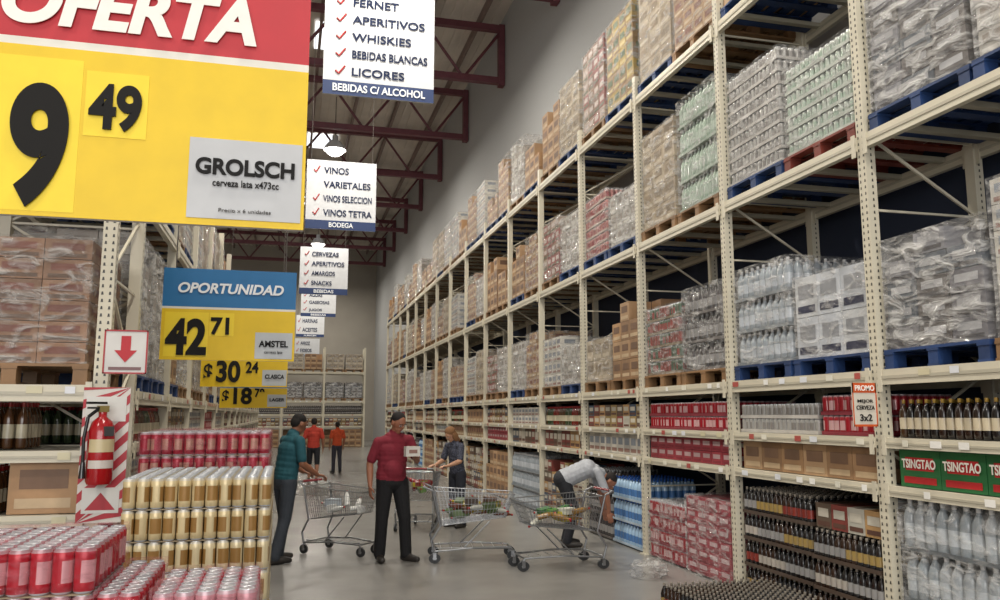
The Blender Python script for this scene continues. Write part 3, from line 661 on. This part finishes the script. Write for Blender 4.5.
    cols = {'skin': pal.get('skin', '#a87458'), 'shirt': pal['shirt'], 'pants': pal['pants'], 'shoe': pal.get('shoe', '#26221f'), 'hair': pal.get('hair', '#1e1714'), 'lip': '#8a4a40'}
    for lb in labs:
        mm = mat(name+'_'+lb, C(cols[lb]), rough=.85 if lb in ('shirt', 'pants', 'hair') else .55, var=.1 if lb != 'shirt' else pal.get('var', .1), nscale=pal.get('ns', 14), bump=.6 if lb in ('shirt', 'pants') else .1, bscale=9)
        me2.materials.append(mm)
    me2.polygons.foreach_set('material_index', li.astype(np.int32)); me2.polygons.foreach_set('use_smooth', np.ones(nf, dtype=bool)); me2.update()
    o = link(D.objects.new(name, me2)); o.location = loc; o.rotation_euler = (0, 0, yaw); o.scale = (scale,)*3
    eb = MB()
    for s in (-1, 1):
        c = Hd + l*s*.032 + f*.087 + u*.008
        eb.rbox(c, (.022, .008, .01), 0, C('#d8d0c8'), PAINT); eb.rbox(c + f*.003, (.010, .008, .010), 0, C('#1a1210'), PAINT); eb.rbox(c + u*.022 + f*.006, (.034, .01, .007), 0, C(cols['hair']), PAINT)
    eb.obj('eyes', parent=o)
    return o
STAND = dict(pelvis=(0, 0, .92), chest=(0, .01, 1.26), neck=(0, .02, 1.46), head=(0, -.01, 1.585),
  Lsh=(.19, .015, 1.40), Lel=(.25, .03, 1.13), Lwr=(.25, -.05, .89), Lhd=(0, -.12, -1), Lpn=(-1, 0, 0),
  Rsh=(-.19, .015, 1.40), Rel=(-.25, .03, 1.13), Rwr=(-.25, -.05, .89), Rhd=(0, -.12, -1), Rpn=(1, 0, 0),
  Lhip=(.09, 0, .88), Lkn=(.11, -.01, .49), Lan=(.12, .02, .09), Ltoe=(.15, -1, 0), Rhip=(-.09, 0, .88), Rkn=(-.11, -.01, .49), Ran=(-.12, .02, .09), Rtoe=(-.15, -1, 0))
def pose(**k): d = dict(STAND); d.update(k); return d
pm = person('man_in_red_shirt', (1.2, 9.66, 0), math.radians(14), pose(belly=1, bulk=1.08, leg=1.1,
   pelvis=(-.02, 0, .92), chest=(.0, -.0, 1.25), neck=(.015, -.01, 1.45),
   head=(.03, -.065, 1.565), face=(.3, -.8, -.5), hup=(.1, -.4, 1),
   Lsh=(.2, -.01, 1.39), Rsh=(-.18, .0, 1.37),
   Lel=(.29, -.02, 1.13), Lwr=(.17, -.23, 1.20), Lhd=(-.6, -.5, .2), Lpn=(-.3, .2, 1),
   Rel=(-.26, .05, 1.10), Rwr=(-.28, -.03, .86), Lkn=(.13, -.06, .49), Lan=(.16, -.05, .09), Ltoe=(.45, -.9, 0), Ran=(-.12, .06, .09), Rkn=(-.12, .0, .49)),
   dict(shirt='#741a2a', pants='#101013', skin='#94624a', hair='#1a1412'))
b = MB(); b.rbox((0, 0, 0), (.17, .07, .11), 0, C('#c8c4bc'), GOODS); b.rbox((0, -.037, 0), (.1, .002, .04), 0, C('#8a6a60'), GOODS); b.rbox((0, 0, .0565), (.12, .05, .002), 0, C('#c8c0b0'), GOODS)
b.obj('small_carton', loc=(.11, -.31, 1.245), parent=pm)
person('man_in_teal_shirt', (.0, 9.95, 0), math.radians(118), pose(bulk=1.05, leg=1.05, chest=(0, -.05, 1.25), neck=(0, -.09, 1.44), head=(0, -.15, 1.545), face=(.1, -.9, -.45),
   Lsh=(.18, -.08, 1.38), Rsh=(-.18, -.08, 1.38), Lel=(.23, -.12, 1.11), Lwr=(.2, -.34, .98), Lhd=(-.1, -1, -.25), Lpn=(0, 0, -1), Rel=(-.24, -.08, 1.10), Rwr=(-.2, -.30, .97), Rhd=(.1, -1, -.25), Rpn=(0, 0, -1),
   curl=.9, Lkn=(.1, -.06, .49), Lan=(.1, .0, .09), Ran=(-.12, .16, .09), Rkn=(-.11, .04, .5)),
   dict(shirt='#1a4e58', pants='#343a42', skin='#84563e', hair='#15110f'))
person('man_bending_at_shelf', (3.58, 10.2, 0), math.radians(80), pose(pelvis=(0, .12, .88), chest=(0, -.2, 1.02), neck=(0, -.40, .95), head=(0, -.50, .85), face=(0, -.5, -.85), hup=(0, -.85, .4),
   Lsh=(.19, -.34, .98), Rsh=(-.19, -.34, .98), Lel=(.22, -.42, .70), Lwr=(.17, -.46, .46), Lhd=(0, -.2, -1), Rel=(-.22, -.42, .70), Rwr=(-.17, -.46, .46), Rhd=(0, -.2, -1), bulk=1.1,
   Lhip=(.09, .12, .84), Rhip=(-.09, .12, .84), Lkn=(.13, -.02, .47), Lan=(.13, .08, .09), Rkn=(-.13, .0, .47), Ran=(-.13, .1, .09)),
   dict(shirt='#a2a5aa', pants='#1c1e24', skin='#94624a'), .95)
person('woman_in_patterned_top', (2.5, 12.3, 0), math.radians(-60), pose(bulk=.92, sh=.9, chest=(0, -.05, 1.25), neck=(0, -.09, 1.44), Lsh=(.17, -.08, 1.38), Rsh=(-.17, -.08, 1.38), Lel=(.22, -.14, 1.11), Lwr=(.16, -.36, 1.04), Lhd=(-.1, -1, 0), Lpn=(0, 0, -1), Rel=(-.22, -.14, 1.11), Rwr=(-.16, -.36, 1.04), Rhd=(.1, -1, 0), Rpn=(0, 0, -1),
   head=(0, -.16, 1.55), face=(0, -.8, -.55)), dict(shirt='#3c3f4c', var=.9, ns=40, pants='#23252e', skin='#b08468', hair='#7a5636'), .88, 'long')
person('shopper_in_orange_shirt', (.66, 21.4, 0), math.radians(175), pose(shorts=1, Lkn=(.1, -.1, .5), Lan=(.1, -.06, .09), Ran=(-.1, .14, .09)), dict(shirt='#b03a2c', pants='#202228', skin='#9a6a50'), .93, voxel=.012)
person('shopper_in_orange_shirt', (1.42, 24.5, 0), math.radians(200), pose(), dict(shirt='#c8502c', pants='#3a3a44', skin='#9a6a50'), .86, voxel=.012)

# ------------------------------------------------------------------ camera
cam = D.cameras.new('camera'); cam.lens = 29.52; cam.sensor_width = 36; cam.clip_end = 200
if ZOOM:
    u, v, k = ZOOM; cam.lens *= k; cam.shift_x = (u-500)/1000*k; cam.shift_y = (300-v)/1000*k
co = link(D.objects.new('camera', cam)); co.location = (0, 0, 1.65); co.rotation_euler = (math.radians(98), 0, math.radians(-14.4))
bpy.context.scene.camera = co
